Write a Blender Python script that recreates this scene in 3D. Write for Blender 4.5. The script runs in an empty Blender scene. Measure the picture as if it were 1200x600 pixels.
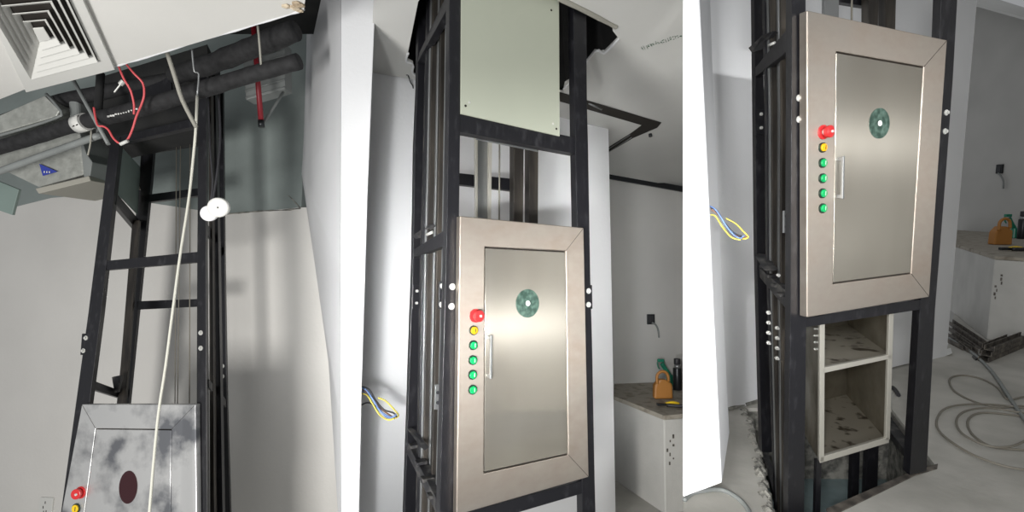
import bpy, bmesh, math, random
from mathutils import Vector, Matrix
from mathutils.geometry import tessellate_polygon
random.seed(7)
C = bpy.context.scene.collection
EYE = Vector((0, 0, 1.6)); F = 600.0

# ------------------------------------------------------------------ materials
def srgb(r, g, b):
    f = lambda c: (c/255/12.92) if c/255 <= .04045 else ((c/255+.055)/1.055)**2.4
    return (f(r), f(g), f(b), 1)
ANROT = 0.
def mat(name, col, rough=.6, metal=0., noise=0., nscale=6., col2=None, bump=0., bscale=40., aniso=0., spec=None,
        emit=0., stretch=(1, 1, 1), detail=4., lo=.35, hi=.65, alpha=None, rnoise=0.):
    m = bpy.data.materials.new(name); m.use_nodes = True
    nt = m.node_tree; b = nt.nodes['Principled BSDF']; L = nt.links.new
    b.inputs['Base Color'].default_value = col; b.inputs['Roughness'].default_value = rough
    b.inputs['Metallic'].default_value = metal
    if spec is not None: b.inputs['Specular IOR Level'].default_value = spec
    tc = nt.nodes.new('ShaderNodeTexCoord'); mp = nt.nodes.new('ShaderNodeMapping')
    mp.inputs['Scale'].default_value = stretch; L(tc.outputs['Object'], mp.inputs[0])
    if noise > 0 or col2:
        n = nt.nodes.new('ShaderNodeTexNoise'); n.inputs['Scale'].default_value = nscale; n.inputs['Detail'].default_value = detail
        L(mp.outputs[0], n.inputs['Vector'])
        r = nt.nodes.new('ShaderNodeMapRange'); r.inputs[1].default_value = lo; r.inputs[2].default_value = hi
        L(n.outputs[0], r.inputs[0])
        mx = nt.nodes.new('ShaderNodeMix'); mx.data_type = 'RGBA'
        L(r.outputs[0], mx.inputs[0]); mx.inputs[6].default_value = col
        mx.inputs[7].default_value = col2 if col2 else tuple(c*(1-noise) for c in col[:3])+(1,)
        L(mx.outputs[2], b.inputs['Base Color'])
        if rnoise:
            r2 = nt.nodes.new('ShaderNodeMapRange'); r2.inputs[3].default_value = rough; r2.inputs[4].default_value = rough+rnoise
            L(n.outputs[0], r2.inputs[0]); r2.inputs[1].default_value = lo; r2.inputs[2].default_value = hi
            L(r2.outputs[0], b.inputs['Roughness'])
    if bump > 0:
        n2 = nt.nodes.new('ShaderNodeTexNoise'); n2.inputs['Scale'].default_value = bscale; n2.inputs['Detail'].default_value = 5
        L(mp.outputs[0], n2.inputs['Vector'])
        bp = nt.nodes.new('ShaderNodeBump'); bp.inputs['Strength'].default_value = bump; bp.inputs['Distance'].default_value = .01
        L(n2.outputs[0], bp.inputs['Height']); L(bp.outputs[0], b.inputs['Normal'])
    if aniso:
        b.inputs['Anisotropic'].default_value = aniso
        cx = nt.nodes.new('ShaderNodeCombineXYZ'); cx.name = 'grain'
        L(cx.outputs[0], b.inputs['Tangent']); b.inputs['Anisotropic Rotation'].default_value = ANROT
    if emit:
        b.inputs['Emission Color'].default_value = col; b.inputs['Emission Strength'].default_value = emit
    return m
M = {}
M['white'] = mat('white_plaster', srgb(198, 199, 200), .75, noise=.05, nscale=2.5, bump=.12, bscale=60)
M['far_wall'] = mat('far_wall_dimmed', srgb(178, 177, 173), .85, noise=.1, nscale=1.5)  # wall itself is lighter; darker grey paints in the far room's dim light
M['grey_wall'] = mat('old_grey_plaster', srgb(208, 206, 201), .8, noise=.07, nscale=1.5, bump=.15, bscale=40)
M['wall_lit'] = mat('skim_coat', srgb(218, 219, 220), .8, noise=.05, nscale=2, bump=.1, bscale=50)
M['raw_wall'] = mat('unpainted_cement', srgb(134, 143, 140), .9, noise=.22, nscale=2.2, bump=.25, bscale=30)
M['ceiling'] = mat('ceiling_board', srgb(208, 207, 202), .8, noise=.04, nscale=2, bump=.04)
M['ceil2'] = mat('ceiling_paint', srgb(200, 200, 196), .8, noise=.05, nscale=2.5)
M['floor'] = mat('cement_screed', srgb(182, 180, 173), .7, col2=srgb(158, 156, 149), nscale=3.2, bump=.15, bscale=25, detail=8)
M['rubble'] = mat('broken_cement_edge', srgb(150, 148, 140), .95, col2=srgb(86, 86, 82), nscale=22, bump=1., bscale=50)
M['black'] = mat('black_painted_steel', srgb(19, 19, 23), .42, noise=.0, col2=srgb(50, 50, 53), nscale=34, lo=.56, hi=.82, detail=9, bump=.05, bscale=80, stretch=(1, 1, .5))
M['dusty_black'] = mat('dusty_black_steel', srgb(33, 33, 36), .55, col2=srgb(92, 90, 86), nscale=26, lo=.48, hi=.8, detail=9)
M['rail'] = mat('oily_rail_steel', srgb(44, 41, 38), .5, .4, col2=srgb(84, 78, 70), nscale=18, lo=.45, hi=.8, detail=9, stretch=(1, 1, .12))
M['bare'] = mat('galvanised_steel', srgb(150, 152, 152), .4, .7, noise=.25, nscale=12, stretch=(1, 1, .2))
M['steel'] = mat('brushed_stainless', srgb(180, 172, 162), .42, .9, col2=srgb(158, 147, 136), nscale=6, detail=7, aniso=.6, stretch=(1, 1, 1.6), rnoise=.09, lo=.3, hi=.7)
M['steel_door'] = mat('brushed_stainless_leaf', srgb(196, 191, 179), .20, .9, col2=srgb(186, 180, 168), nscale=2.5, detail=2, aniso=1.0, stretch=(2, 2, .6))
M['stained'] = mat('water_stained_stainless', srgb(222, 222, 220), .42, .85, col2=srgb(112, 114, 118), nscale=4.5, detail=12, rnoise=.2, lo=.45, hi=.6)
M['seam'] = mat('dark_seam', srgb(34, 29, 24), .8)
M['sheet'] = mat('pale_green_sheet', srgb(168, 172, 156), .5, noise=.05, nscale=2)
M['glass_green'] = mat('green_grey_sheet', srgb(128, 144, 138), .35, noise=.12, nscale=2)
M['disc'] = mat('green_stone_glass', srgb(44, 64, 56), .3, col2=srgb(86, 108, 98), nscale=60, lo=.4, hi=.7)
M['bore'] = mat('dark_red_glass', srgb(48, 20, 24), .25)
M['red'] = mat('red_plastic', srgb(190, 44, 46), .35)
M['orange'] = mat('amber_lens', srgb(226, 160, 20), .3)
M['yellow'] = mat('yellow_plastic', srgb(222, 186, 30), .35)
M['green'] = mat('green_lens', srgb(10, 148, 82), .3)
M['dark_rim'] = mat('dark_rim', srgb(24, 44, 36), .4)
M['bolt'] = mat('zinc_bolt', srgb(205, 205, 200), .35, .4)
M['plastic'] = mat('white_plastic', srgb(205, 205, 200), .4)
M['foam'] = mat('black_pipe_insulation', srgb(20, 20, 21), .8, col2=srgb(36, 36, 37), nscale=30, bump=.3, bscale=25)
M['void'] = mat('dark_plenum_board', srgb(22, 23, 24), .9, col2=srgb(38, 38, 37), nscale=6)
M['foil'] = mat('foil_faced_duct', srgb(168, 170, 164), .5, .3, col2=srgb(148, 150, 144), nscale=20, bump=.5, bscale=35)
M['greypipe'] = mat('grey_conduit', srgb(128, 132, 130), .5, noise=.2)
M['redpipe'] = mat('red_sprinkler_pipe', srgb(128, 22, 34), .45)
M['wire_red'] = mat('red_wire', srgb(206, 84, 88), .5)
M['rope'] = mat('white_rope', srgb(205, 204, 192), .8)
M['cord'] = mat('grey_cord', srgb(150, 148, 138), .7)
M['cable'] = mat('grey_steel_cable', srgb(116, 112, 102), .6)
M['blue'] = mat('blue_label', srgb(48, 62, 150), .5)
M['wire_blue'] = mat('blue_wire', srgb(92, 120, 170), .5)
M['wire_yellow'] = mat('yellow_wire', srgb(190, 176, 70), .5)
M['wire_brown'] = mat('brown_wire', srgb(120, 84, 62), .5)
M['wire_black'] = mat('black_wire', srgb(36, 36, 40), .5)
M['concrete'] = mat('plastered_counter', srgb(184, 183, 178), .85, noise=.12, nscale=4, bump=.2)
M['counter_top'] = mat('dusty_counter_top', srgb(150, 144, 132), .9, col2=srgb(112, 104, 92), nscale=14, lo=.5, hi=.72, bump=.4)
M['teal'] = mat('teal_plastic', srgb(22, 118, 92), .35)
M['tan'] = mat('orange_brown_plastic', srgb(158, 106, 44), .5)
M['dark_metal'] = mat('dark_metal', srgb(44, 46, 48), .35, .6)
M['ink'] = mat('green_ink', srgb(40, 80, 52), .8)
M['pit'] = mat('pit_floor_reflection_tone', srgb(128, 146, 148), .12, noise=.3, nscale=5)  # base lightened to paint in the pale wall reflection on the pit bottom
M['carsteel'] = mat('dusty_car_lining', srgb(150, 144, 130), .38, .75, col2=srgb(112, 106, 92), nscale=5, detail=7, rnoise=.2)
M['carfloor'] = mat('stained_car_floor', srgb(158, 152, 138), .42, .5, col2=srgb(74, 66, 54), nscale=16, lo=.56, hi=.66, detail=6)
M['cartrim'] = mat('car_edge_trim', srgb(206, 203, 192), .35, .6)
M['rebar'] = mat('stacked_dark_channel', srgb(58, 54, 50), .7, col2=srgb(104, 98, 90), nscale=22)
M['paper'] = mat('white_paper', srgb(210, 210, 206), .8)
M['lamp'] = mat('lamp_housing', srgb(220, 220, 220), .5)


# ------------------------------------------------------------------ views
def ray(u, v): return Vector(((u-600)/F, 1, -(v-300)/F))
def hitp(u, v, n, P):
    d = ray(u, v); return EYE + d*((P-EYE).dot(n)/d.dot(n))
def at(u, v, y): return EYE + ray(u, v)*y
class Bay:
    def __init__(s, pitch, yaw, u0, v0, y0, dd, D):
        p = math.radians(pitch); s.up = Vector((0, math.sin(p), math.cos(p))); s.fw = Vector((0, math.cos(p), -math.sin(p)))
        a = math.radians(yaw); rt = Vector((1, 0, 0))
        s.hd = rt*math.cos(a)+s.fw*math.sin(a); s.n = -rt*math.sin(a)+s.fw*math.cos(a)
        s.O = at(u0, v0, y0); d = rt*dd[0]+s.fw*dd[1]; s.dd = d/d.dot(s.n); s.D = D    # one unit of dd = one unit of perpendicular depth
    def fp(s, u, v, off=0.): return hitp(u, v, s.n, s.O+s.n*off)
    def hz(s, u, v, h): return hitp(u, v, s.up, EYE+s.up*h)
    def h(s, P): return (P-EYE).dot(s.up)
    def poly(s, px, off=0.): return [s.fp(u, v, off) for u, v in px]

# ------------------------------------------------------------------ mesh helpers
def thing(name, label, cat, loc, group=None):
    o = bpy.data.objects.new(name, None); C.objects.link(o); o.location = loc
    o.empty_display_size = .05
    o['label'] = label; o['category'] = cat; o['kind'] = 'thing'
    if group: o['group'] = group
    return o
def rootloc(p):
    L = Vector(p.location)
    while p.parent: p = p.parent; L += Vector(p.location)
    return L
def finish(name, bm, m, parent=None, bev=0., smooth=False, seg=2):
    bmesh.ops.recalc_face_normals(bm, faces=bm.faces[:])
    me = bpy.data.meshes.new(name); o = bpy.data.objects.new(name, me)
    if parent is not None:
        L = rootloc(parent)
    else:
        lo = [min(v.co[i] for v in bm.verts) for i in range(3)]; hi = [max(v.co[i] for v in bm.verts) for i in range(3)]
        L = Vector(((lo[0]+hi[0])/2, (lo[1]+hi[1])/2, lo[2]))
    bmesh.ops.translate(bm, verts=bm.verts[:], vec=-L)
    bm.to_mesh(me); bm.free(); C.objects.link(o)
    if parent is not None: o.parent = parent
    else: o.location = L
    me.materials.append(M[m] if isinstance(m, str) else m)
    if smooth:
        for p in me.polygons: p.use_smooth = True
    if bev:
        md = o.modifiers.new('bevel', 'BEVEL'); md.width = bev; md.segments = seg; md.limit_method = 'ANGLE'
    return o
def add_prism(bm, pts, ext):
    a = [bm.verts.new(p) for p in pts]; b = [bm.verts.new(p+ext) for p in pts]
    n = len(pts)
    tri = tessellate_polygon([pts]) if n > 4 else [tuple(range(n))]
    for t in tri:
        bm.faces.new([a[i] for i in t]); bm.faces.new([b[i] for i in reversed(t)])
    for i in range(n):
        bm.faces.new([a[i], a[(i+1) % n], b[(i+1) % n], b[i]])
def prism(name, pts, ext, m, parent=None, bev=.0):
    bm = bmesh.new(); add_prism(bm, pts, ext); return finish(name, bm, m, parent, bev)
def add_box(bm, c, ax, ay, az):
    vs = [bm.verts.new(c+ax*i+ay*j+az*k) for i in (-1, 1) for j in (-1, 1) for k in (-1, 1)]
    for f in ((0,1,3,2),(4,6,7,5),(0,4,5,1),(2,3,7,6),(0,2,6,4),(1,5,7,3)): bm.faces.new([vs[i] for i in f])
def frame_of(d):
    d = d.normalized(); a = Vector((0, 0, 1)) if abs(d.z) < .9 else Vector((1, 0, 0))
    x = d.cross(a).normalized(); return x, d.cross(x).normalized(), d
def add_cyl(bm, p, q, r, r2=None, seg=20, cap=True):
    r2 = r if r2 is None else r2; x, y, d = frame_of(q-p)
    A = [bm.verts.new(p+(x*math.cos(t)+y*math.sin(t))*r) for t in [2*math.pi*i/seg for i in range(seg)]]
    B = [bm.verts.new(q+(x*math.cos(t)+y*math.sin(t))*r2) for t in [2*math.pi*i/seg for i in range(seg)]]
    for i in range(seg): bm.faces.new([A[i], A[(i+1) % seg], B[(i+1) % seg], B[i]])
    if cap: bm.faces.new(A[::-1]); bm.faces.new(B)
def cyl(name, p, q, r, m, parent=None, r2=None, bev=0., seg=24):
    bm = bmesh.new(); add_cyl(bm, p, q, r, r2, seg); o = finish(name, bm, m, parent, bev)
    for f in o.data.polygons: f.use_smooth = len(f.vertices) == 4
    return o
def spline(pts, k=6):
    out = []; P = [pts[0]]+list(pts)+[pts[-1]]
    for i in range(1, len(P)-2):
        for j in range(k):
            t = j/k; a, b, c, d = P[i-1], P[i], P[i+1], P[i+2]
            out.append(.5*((2*b)+(c-a)*t+(2*a-5*b+4*c-d)*t*t+(3*b-a-3*c+d)*t**3))
    out.append(pts[-1]); return out
def add_tube(bm, pts, r, seg=10, k=6, wob=0.):
    pts = spline(pts, k) if k > 1 and len(pts) > 2 else pts
    rings = []; x = None
    for i, p in enumerate(pts):
        d = (pts[min(i+1, len(pts)-1)]-pts[max(i-1, 0)]).normalized()
        if x is None: x, y, _ = frame_of(d)
        else:
            x = (x-d*x.dot(d)).normalized(); y = d.cross(x)
        rr = r*(1+random.uniform(-wob, wob))
        rings.append([bm.verts.new(p+(x*math.cos(t)+y*math.sin(t))*rr) for t in [2*math.pi*j/seg for j in range(seg)]])
    for a, b in zip(rings, rings[1:]):
        for j in range(seg): bm.faces.new([a[j], a[(j+1) % seg], b[(j+1) % seg], b[j]])
    bm.faces.new(rings[0][::-1]); bm.faces.new(rings[-1])
def tube(name, pts, r, m, parent=None, seg=10, k=6, wob=0.):
    bm = bmesh.new(); add_tube(bm, pts, r, seg, k, wob); return finish(name, bm, m, parent, smooth=True)
def struct(name, pts, ext, m, bev=0.):
    o = prism(name, pts, ext, m, None, bev); o['kind'] = 'structure'; return o
def tag(o, label, cat, group=None, kind='thing'):
    o['label'] = label; o['category'] = cat; o['kind'] = kind
    if group: o['group'] = group
    return o
def ring_panel(bm, outer, inner, ext):
    """a plate with an opening: outer and inner quads (same order), thickness ext"""
    A = [bm.verts.new(p) for p in outer]; B = [bm.verts.new(p) for p in inner]
    A2 = [bm.verts.new(p+ext) for p in outer]; B2 = [bm.verts.new(p+ext) for p in inner]
    n = len(outer)
    for i in range(n):
        j = (i+1) % n
        bm.faces.new([A[i], A[j], B[j], B[i]]); bm.faces.new([A2[j], A2[i], B2[i], B2[j]])
        bm.faces.new([A[i], A2[i], A2[j], A[j]]); bm.faces.new([B[i], B[j], B2[j], B2[i]])
def lerp(a, b, t): return a+(b-a)*t

# ------------------------------------------------------------------ the landing door set of a lift (frame, leaf, lamps)
def landing_door(B, T, outer, leaf, disc, disc_r, lamps, handle, smat, leafmat, hole=False):
    off = -.034
    O = B.poly(outer, off); I = B.poly(leaf, off)
    w = (O[1]-O[0]).normalized()
    # four mitred border plates, each a shallow folded piece
    fr = bmesh.new(); gap = .004
    ring_panel(fr, O, I, B.n*.03)
    f = finish('door_frame', fr, smat, T, .003)
    # mitre lines as shallow grooves cut into the frame: thin dark ridgeless strips
    for i in (0, 1, 2, 3):
        a, b = O[i], I[i]; s = (b-a).normalized(); q = s.cross(B.n).normalized()*.0007
        if i in (1, 2) or hole: prism('mitre_joint', [a-q-B.n*.0008, a+q-B.n*.0008, b+q-B.n*.0008, b-q-B.n*.0008], B.n*.0012, 'rail', f)
    c = sum(I, Vector())/4
    S = [c+(p-c)*1.004 for p in I]
    prism('door_recess', [p+B.n*.012 for p in S], B.n*.012, 'seam', f)
    L = [p+(c-p).normalized()*.006 for p in I]
    L = [L[0], L[1]-w*0, L[2], L[3]]
    leafo = prism('door', [p+B.n*.001 for p in L], B.n*.012, leafmat, T, .002)
    # window
    dc = B.fp(*disc, off-.001)
    if hole:
        bm = bmesh.new(); n = 40
        vs = [dc+(B.hd*math.cos(t)*disc_r[0]+B.up*math.sin(t)*disc_r[1]) for t in [2*math.pi*i/n for i in range(n)]]
        add_prism(bm, vs, B.n*.003); finish('window_disc', bm, 'bore', leafo)
    else:
        bm = bmesh.new(); n = 40
        vs = [dc+(B.hd*math.cos(t)*disc_r[0]+B.up*math.sin(t)*disc_r[1]) for t in [2*math.pi*i/n for i in range(n)]]
        add_prism(bm, vs, B.n*.003); finish('window_disc', bm, 'disc', leafo)
        cyl('centre_cap', dc-B.n*.002, dc+B.n*.002, disc_r[0]*.18, 'paper', leafo)
    if handle:
        a = B.fp(*handle[0], off-.018); b = B.fp(*handle[1], off-.018)
        bm = bmesh.new(); sx = B.hd*.004; sy = B.n*.004; m_ = (a+b)/2; add_box(bm, m_, sx, sy, (a-b)/2)
        for p in (lerp(a, b, .06), lerp(a, b, .94)): add_box(bm, p+B.n*.009, B.hd*.004, B.n*.009, B.up*.006)
        finish('handle', bm, 'bare', leafo, .0015)
    for i, (u, v, kind, r) in enumerate(lamps):
        p = B.fp(u, v, off)
        if kind == 'stop':
            o = cyl('emergency_stop_button', p-B.n*.006, p+B.n*.001, r*1.12, 'red', T)
            o['label'] = 'red mushroom stop button'
            q = p-B.n*.03+B.hd*.003
            cyl('button_head', q, p-B.n*.012, r*.98, 'red', o, r2=r*.9, bev=.003)
            cyl('button_stem', p-B.n*.014, p-B.n*.004, r*.5, 'bolt', o)
            cyl('key_hub', q-B.n*.003-B.hd*r*-.25, q+B.n*.002, r*.22, 'bolt', o)
        else:
            nm = {'orange': 'amber push button', 'yellow': 'yellow push button', 'green': 'green push button'}[kind]
            o = cyl('push_button', p-B.n*.012, p-B.n*.001, r*.78, kind, T, bev=.002); o['label'] = nm
            bm = bmesh.new(); n = 28
            for rr, z0, z1 in ((r, -.006, .001),):
                add_cyl(bm, p+B.n*z0, p+B.n*z1, rr, seg=n)
            finish('bezel', bm, 'dark_rim', o)
            bm = bmesh.new()
            add_box(bm, p-B.n*.0125+B.hd*r*.2, B.hd*r*.08, B.n*.0006, B.up*r*.42)
            finish('legend_mark', bm, 'bolt' if kind == 'green' else 'wire_black', o)
    return f
def grain(key, d):
    m = M[key].copy(); n = m.node_tree.nodes['grain']
    for i in range(3): n.inputs[i].default_value = d[i]
    return m
def bolt(B, T, P, r=.009, d=None):
    d = (d or B.n).normalized(); bm = bmesh.new()
    add_cyl(bm, P-d*.003, P+d*.001, r*1.35, seg=20); add_cyl(bm, P-d*.010, P-d*.003, r*.8, seg=6)
    return finish('bolt', bm, 'bolt', T)
def front(B, T, name, px, off, th, m='black', bev=.002):
    return prism(name, B.poly(px, off), B.dd*th, m, T, bev)
def sided(B, T, name, spec, ext, m='black', bev=.002):
    """polygon given by (u, v, depth) corners, thickened along ext"""
    return prism(name, [B.fp(u, v, o) for u, v, o in spec], ext, m, T, bev)

# ================================================================== BAY ONE: looking up the shaft
A = Bay(6, -12, 241, 300, 2.6, (-.33, .944), .5)
T1 = thing('dumbwaiter', 'black steel dumbwaiter tower with a water-stained steel door, under black pipes', 'dumbwaiter', A.fp(160, 640), 'dumbwaiter towers')
FA = [(129, 165), (141, 160), (118, 370), (87, 610), (70, 610), (103, 370)]
front(A, T1, 'post', FA, 0, .045)
front(A, T1, 'post', [(233, 84), (242, 84), (241, 300), (243, 610), (230, 610), (231, 300)], 0, .045)
D = A.D
front(A, T1, 'post', [(167, 150), (182, 150), (177, 212), (150, 480), (136, 610), (122, 610), (136, 480), (163, 212)], D, .04)
front(A, T1, 'post', [(253, 90), (261, 90), (263, 300), (266, 478), (270, 610), (262, 610), (257, 300)], D, .04)
front(A, T1, 'crossbar', [(121, 306), (232, 295), (232, 307), (118, 317)], .003, .04)
front(A, T1, 'crossbar', [(136, 160), (233, 137), (233, 147), (135, 169)], .003, .04)
front(A, T1, 'crossbar', [(165, 229), (235, 220), (235, 229), (165, 238)], D, .035)
front(A, T1, 'crossbar', [(160, 353), (240, 350), (240, 359), (160, 363)], D, .035)
front(A, T1, 'crossbar', [(165, 170), (240, 160), (240, 168), (165, 180)], D, .035)
hx = A.hd*.035
sided(A, T1, 'side_rail', [(131, 227, .03), (158, 258, D), (155, 269, D), (130, 240, .03)], hx)
sided(A, T1, 'side_rail', [(104, 446, .03), (140, 459, D), (138, 467, D), (103, 456, .03)], hx)
sided(A, T1, 'side_rail', [(245, 444, .03), (265, 468, D), (265, 478, D), (245, 454, .03)], -hx*.4, 'dusty_black')
sided(A, T1, 'side_rail', [(243, 262, .03), (260, 290, D), (260, 300, D), (243, 274, .03)], -hx*.4, 'black')
# pale sheet closing the upper part of the left side
o = sided(A, T1, 'side_sheet', [(138, 168, .04), (164, 196, D-.02), (161, 252, D-.02), (136, 226, .04)], A.hd*.004, 'glass_green', 0)
o['label'] = 'green-grey sheet panel'
# guide rails inside left, T-shaped
front(A, T1, 'guide_rail', [(155, 258), (163, 258), (146, 480), (137, 480)], D-.1, .03, 'rail')
front(A, T1, 'guide_rail', [(244, 88), (247, 88), (249, 300), (251, 610), (246, 610), (245, 300)], .12, .06, 'rail')
front(A, T1, 'guide_rail', [(249, 88), (252, 88), (256, 300), (261, 610), (254, 610), (251, 300)], .2, .06, 'black')
# left bracket on rail
sided(A, T1, 'bracket', [(131, 442, .3), (141, 440, .3), (141, 446, .3), (138, 460, .3), (134, 460, .3)], A.dd*.03, 'dusty_black', .001)
# hoist box at the top of the tower
top = A.poly([(112, 92), (243, 52), (243, 140), (136, 163), (120, 168)], .1)
o = prism('hoist_housing', top, A.dd*.3, 'void', T1, .0)
o = front(A, o, 'housing_band', [(150, 100), (200, 90), (202, 114), (152, 124)], .09, .008, 'black', .001)
for (u, v) in ((101, 396), (98, 411), (235.5, 390), (235.5, 408)): bolt(A, T1, A.fp(u, v, 0), .009)
for (u, v) in ((261, 429), (261, 441)): bolt(A, T1, A.fp(u, v, D), .009)
for px in ([(96, 391), (104, 391), (102, 416), (94, 416)],):
    front(A, T1, 'splice_plate', px, .001, .012)
for u0, u1, r in ((207, 205, .0025), (212, 208, .0025), (223, 222, .003)):
    cyl('guide_wire', A.fp(u0, 140, D-.12), A.fp(u1, 475, D-.12), r, 'cable', T1, seg=8)
landing_door(A, T1, [(96, 474), (229, 474), (232, 760), (40, 770)], [(112, 502), (201, 503), (199, 700), (84, 710)],
             (150, 571), (.054, .078), [(95, 577, 'stop', .026), (90, 595.5, 'yellow', .024)], None, 'stained', 'stained', hole=True)
# room shell
BW = .95
up_band = [(-60, 262), (60, 232), (110, 228), (265, 251), (353, 243)]
pl = lambda px, off=BW: A.poly(px, off)
struct('wall_back', pl(up_band+[(359, 243), (369, 310), (385, 425), (399, 535), (414, 640), (-60, 640)]), A.n*.12, 'grey_wall')
struct('wall_back_upper', pl([(-60, -120), (362, -120), (357, 160)]+up_band[::-1], BW), A.n*.12, 'raw_wall')
# scar where the old ceiling met the wall
edge = bmesh.new()
add_tube(edge, pl([(258, 251), (280, 249.5), (310, 247), (335, 246), (352, 244)], BW-.003), .006, 8, 4, .5)
o = finish('trim_old_ceiling_line', edge, 'rubble'); o['kind'] = 'structure'
edge = bmesh.new(); add_tube(edge, pl([(352, 244), (345, 236), (338, 229)], BW-.003), .004, 8, 4, .5)
o = finish('trim_plaster_crack', edge, 'rubble'); o['kind'] = 'structure'
# side wall on the right, running back to the corner and forward to the near end
corner = [(362, -140), (359, 60), (356, 160), (353.5, 204), (369, 310), (385, 425), (399, 535), (414, 640)]
cp = A.poly(corner, BW)
bm = bmesh.new()
b_ = []
for p in cp:
    q_ = Vector((-.335*2.25, 2.25, 0)); k_ = (p.z-EYE.z); q_.z = EYE.z+k_*.999
    b_.append(q_)
a = [bm.verts.new(p) for p in cp]; b = [bm.verts.new(p) for p in b_]
a2 = [bm.verts.new(p+Vector((.08, .03, 0))) for p in cp]; b2 = [bm.verts.new(p+Vector((.015, .03, 0))) for p in b_]
for i in range(len(cp)-1):
    bm.faces.new([a[i], a[i+1], b[i+1], b[i]]); bm.faces.new([a2[i+1], a2[i], b2[i], b2[i+1]])
    bm.faces.new([b[i], b[i+1], b2[i+1], b2[i]]); bm.faces.new([a[i+1], a[i], a2[i], a2[i+1]])
bm.faces.new([a[0], b[0], b2[0], a2[0]]); bm.faces.new([a[-1], a2[-1], b2[-1], b[-1]])
o = finish('wall_right', bm, 'white'); o['kind'] = 'structure'
# ceiling with a torn edge
hc = .98
cz = lambda u, v: A.hz(u, v, hc)
ce = [(-30, 128), (31, 104), (135, 78), (160, 71), (200, 59), (260, 41), (300, 29), (340, 17), (356, 12)]
cpts = [cz(*p) for p in ce]+[cz(366, -60), cz(366, -420), cz(-150, -420)]
struct('ceiling', cpts, A.up*.012, 'ceiling', 0)
edge = bmesh.new(); add_tube(edge, [cz(*p)+A.up*.004 for p in ce[2:]], .006, 8, 3, .4)
o = finish('trim_torn_board_edge', edge, 'wall_lit'); o['kind'] = 'structure'
bm = bmesh.new()
for i in range(9):
    u, v = 333+random.uniform(0, 22), 2+random.uniform(0, 10)
    P = cz(u, v)-A.up*.004; s = random.uniform(.008, .02)
    bmesh.ops.create_icosphere(bm, subdivisions=1, radius=s, matrix=Matrix.Translation(P) @ Matrix.Diagonal((1, .8, .35, 1)))
o = finish('trim_broken_plaster', bm, mat('torn_plaster', srgb(206, 192, 168), .9, col2=srgb(150, 132, 108), nscale=30)); o['kind'] = 'structure'
# air diffuser panel, tile with concentric louvres
Dt = thing('ceiling_diffuser', 'square white louvred air diffuser set in the ceiling at the top left', 'air vent', cz(60, 40))
q = [cz(-42, -48), cz(70, -66), cz(135, 78), cz(31, 105)]
vent = [cz(-26, -22), cz(69, -32), cz(115, 66), cz(37, 87)]
bm = bmesh.new(); ring_panel(bm, [p-A.up*.014 for p in q], [p-A.up*.014 for p in vent], A.up*.013)
finish('frame', bm, 'plastic', Dt, .002)
cc = cz(49, 34)
prism('slit_shade_plate', [p-A.up*.003 for p in vent], A.up*.002, 'seam', Dt)  # dark plate below the solid ceiling paints the shade between louvres
for k in range(5):
    t0, t1 = 1-k*.17, 1-k*.17-.118
    bm = bmesh.new()
    out = [lerp(cc, p, t0)-A.up*.024 for p in vent]; inn = [lerp(cc, p, max(t1, .02))-A.up*.006 for p in vent]
    ring_panel(bm, out, inn, A.up*.003)
    finish('louvre', bm, 'plastic', Dt)
prism('centre_plate', [lerp(cc, p, .15)-A.up*.022 for p in vent], A.up*.004, 'plastic', Dt, .001)
# dark slab and beams above
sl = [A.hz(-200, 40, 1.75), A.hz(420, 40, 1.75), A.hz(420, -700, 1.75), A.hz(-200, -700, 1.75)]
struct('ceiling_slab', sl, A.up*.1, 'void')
# pipes
ppA = [at(-30, 181, 2.85), at(40, 161, 2.75), at(95, 144, 2.62), at(150, 131, 2.52), at(230, 107, 2.46), at(300, 86, 2.4), at(350, 72, 2.36)]
P1 = thing('insulated_pipe', 'long black foam-wrapped pipe with a white band crossing in front of the tower top', 'pipe', ppA[3])
tube('insulation', ppA, .038, 'foam', P1, 16, 6, .05)
b0 = at(91, 146, 2.615); b1 = at(101, 142.5, 2.60)
bd = cyl('band', b0, b1, .044, 'plastic', P1)
d = (b1-b0)
for i, t in enumerate((.3, .7)):
    for k in (-.5, .5):
        bm = bmesh.new(); c0 = lerp(b0, b1, t)+Vector((0, -1, k)).normalized()*.0445
        add_box(bm, c0, d*.1, Vector((0, .001, 0)), Vector((0, .002, .006))); finish('band_mark', bm, 'seam', bd)
bm = bmesh.new()
for i in range(12):
    t = i/11; c0 = lerp(at(127, 136.5, 2.50), at(160, 128, 2.46), t)
    add_box(bm, c0+Vector((0, 0, random.uniform(-.002, .002))), Vector((random.uniform(.003, .006), 0, 0)), Vector((0, .001, 0)), Vector((0, 0, random.uniform(.002, .005))))
finish('printed_mark', bm, 'paper', P1)
ppB = [at(205, 88, 2.75), at(250, 74, 2.62), at(300, 54, 2.5), at(345, 36, 2.4)]
P2 = thing('insulated_pipe', 'short thick black foam-wrapped pipe just under the torn ceiling edge', 'pipe', ppB[2])
tube('insulation', ppB, .05, 'foam', P2, 16, 6, .06)
ppC = [at(-30, 157, 3.1), at(60, 122, 3.0), at(140, 105, 2.95), at(235, 86, 2.9)]
P3 = thing('insulated_pipe', 'black foam-wrapped pipe running behind between the two silver ducts', 'pipe', ppC[1])
tube('insulation', ppC, .04, 'foam', P3, 14, 6, .05)
tag(tube('conduit', [at(-20, 208, 2.78), at(40, 186, 2.72), at(90, 168, 2.68), at(112, 160, 2.66), at(117, 158, 2.68), at(117, 148, 2.7)], .018, 'greypipe', None, 12, 3),
    'slim grey conduit running below the black pipe at far left', 'pipe')
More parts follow.
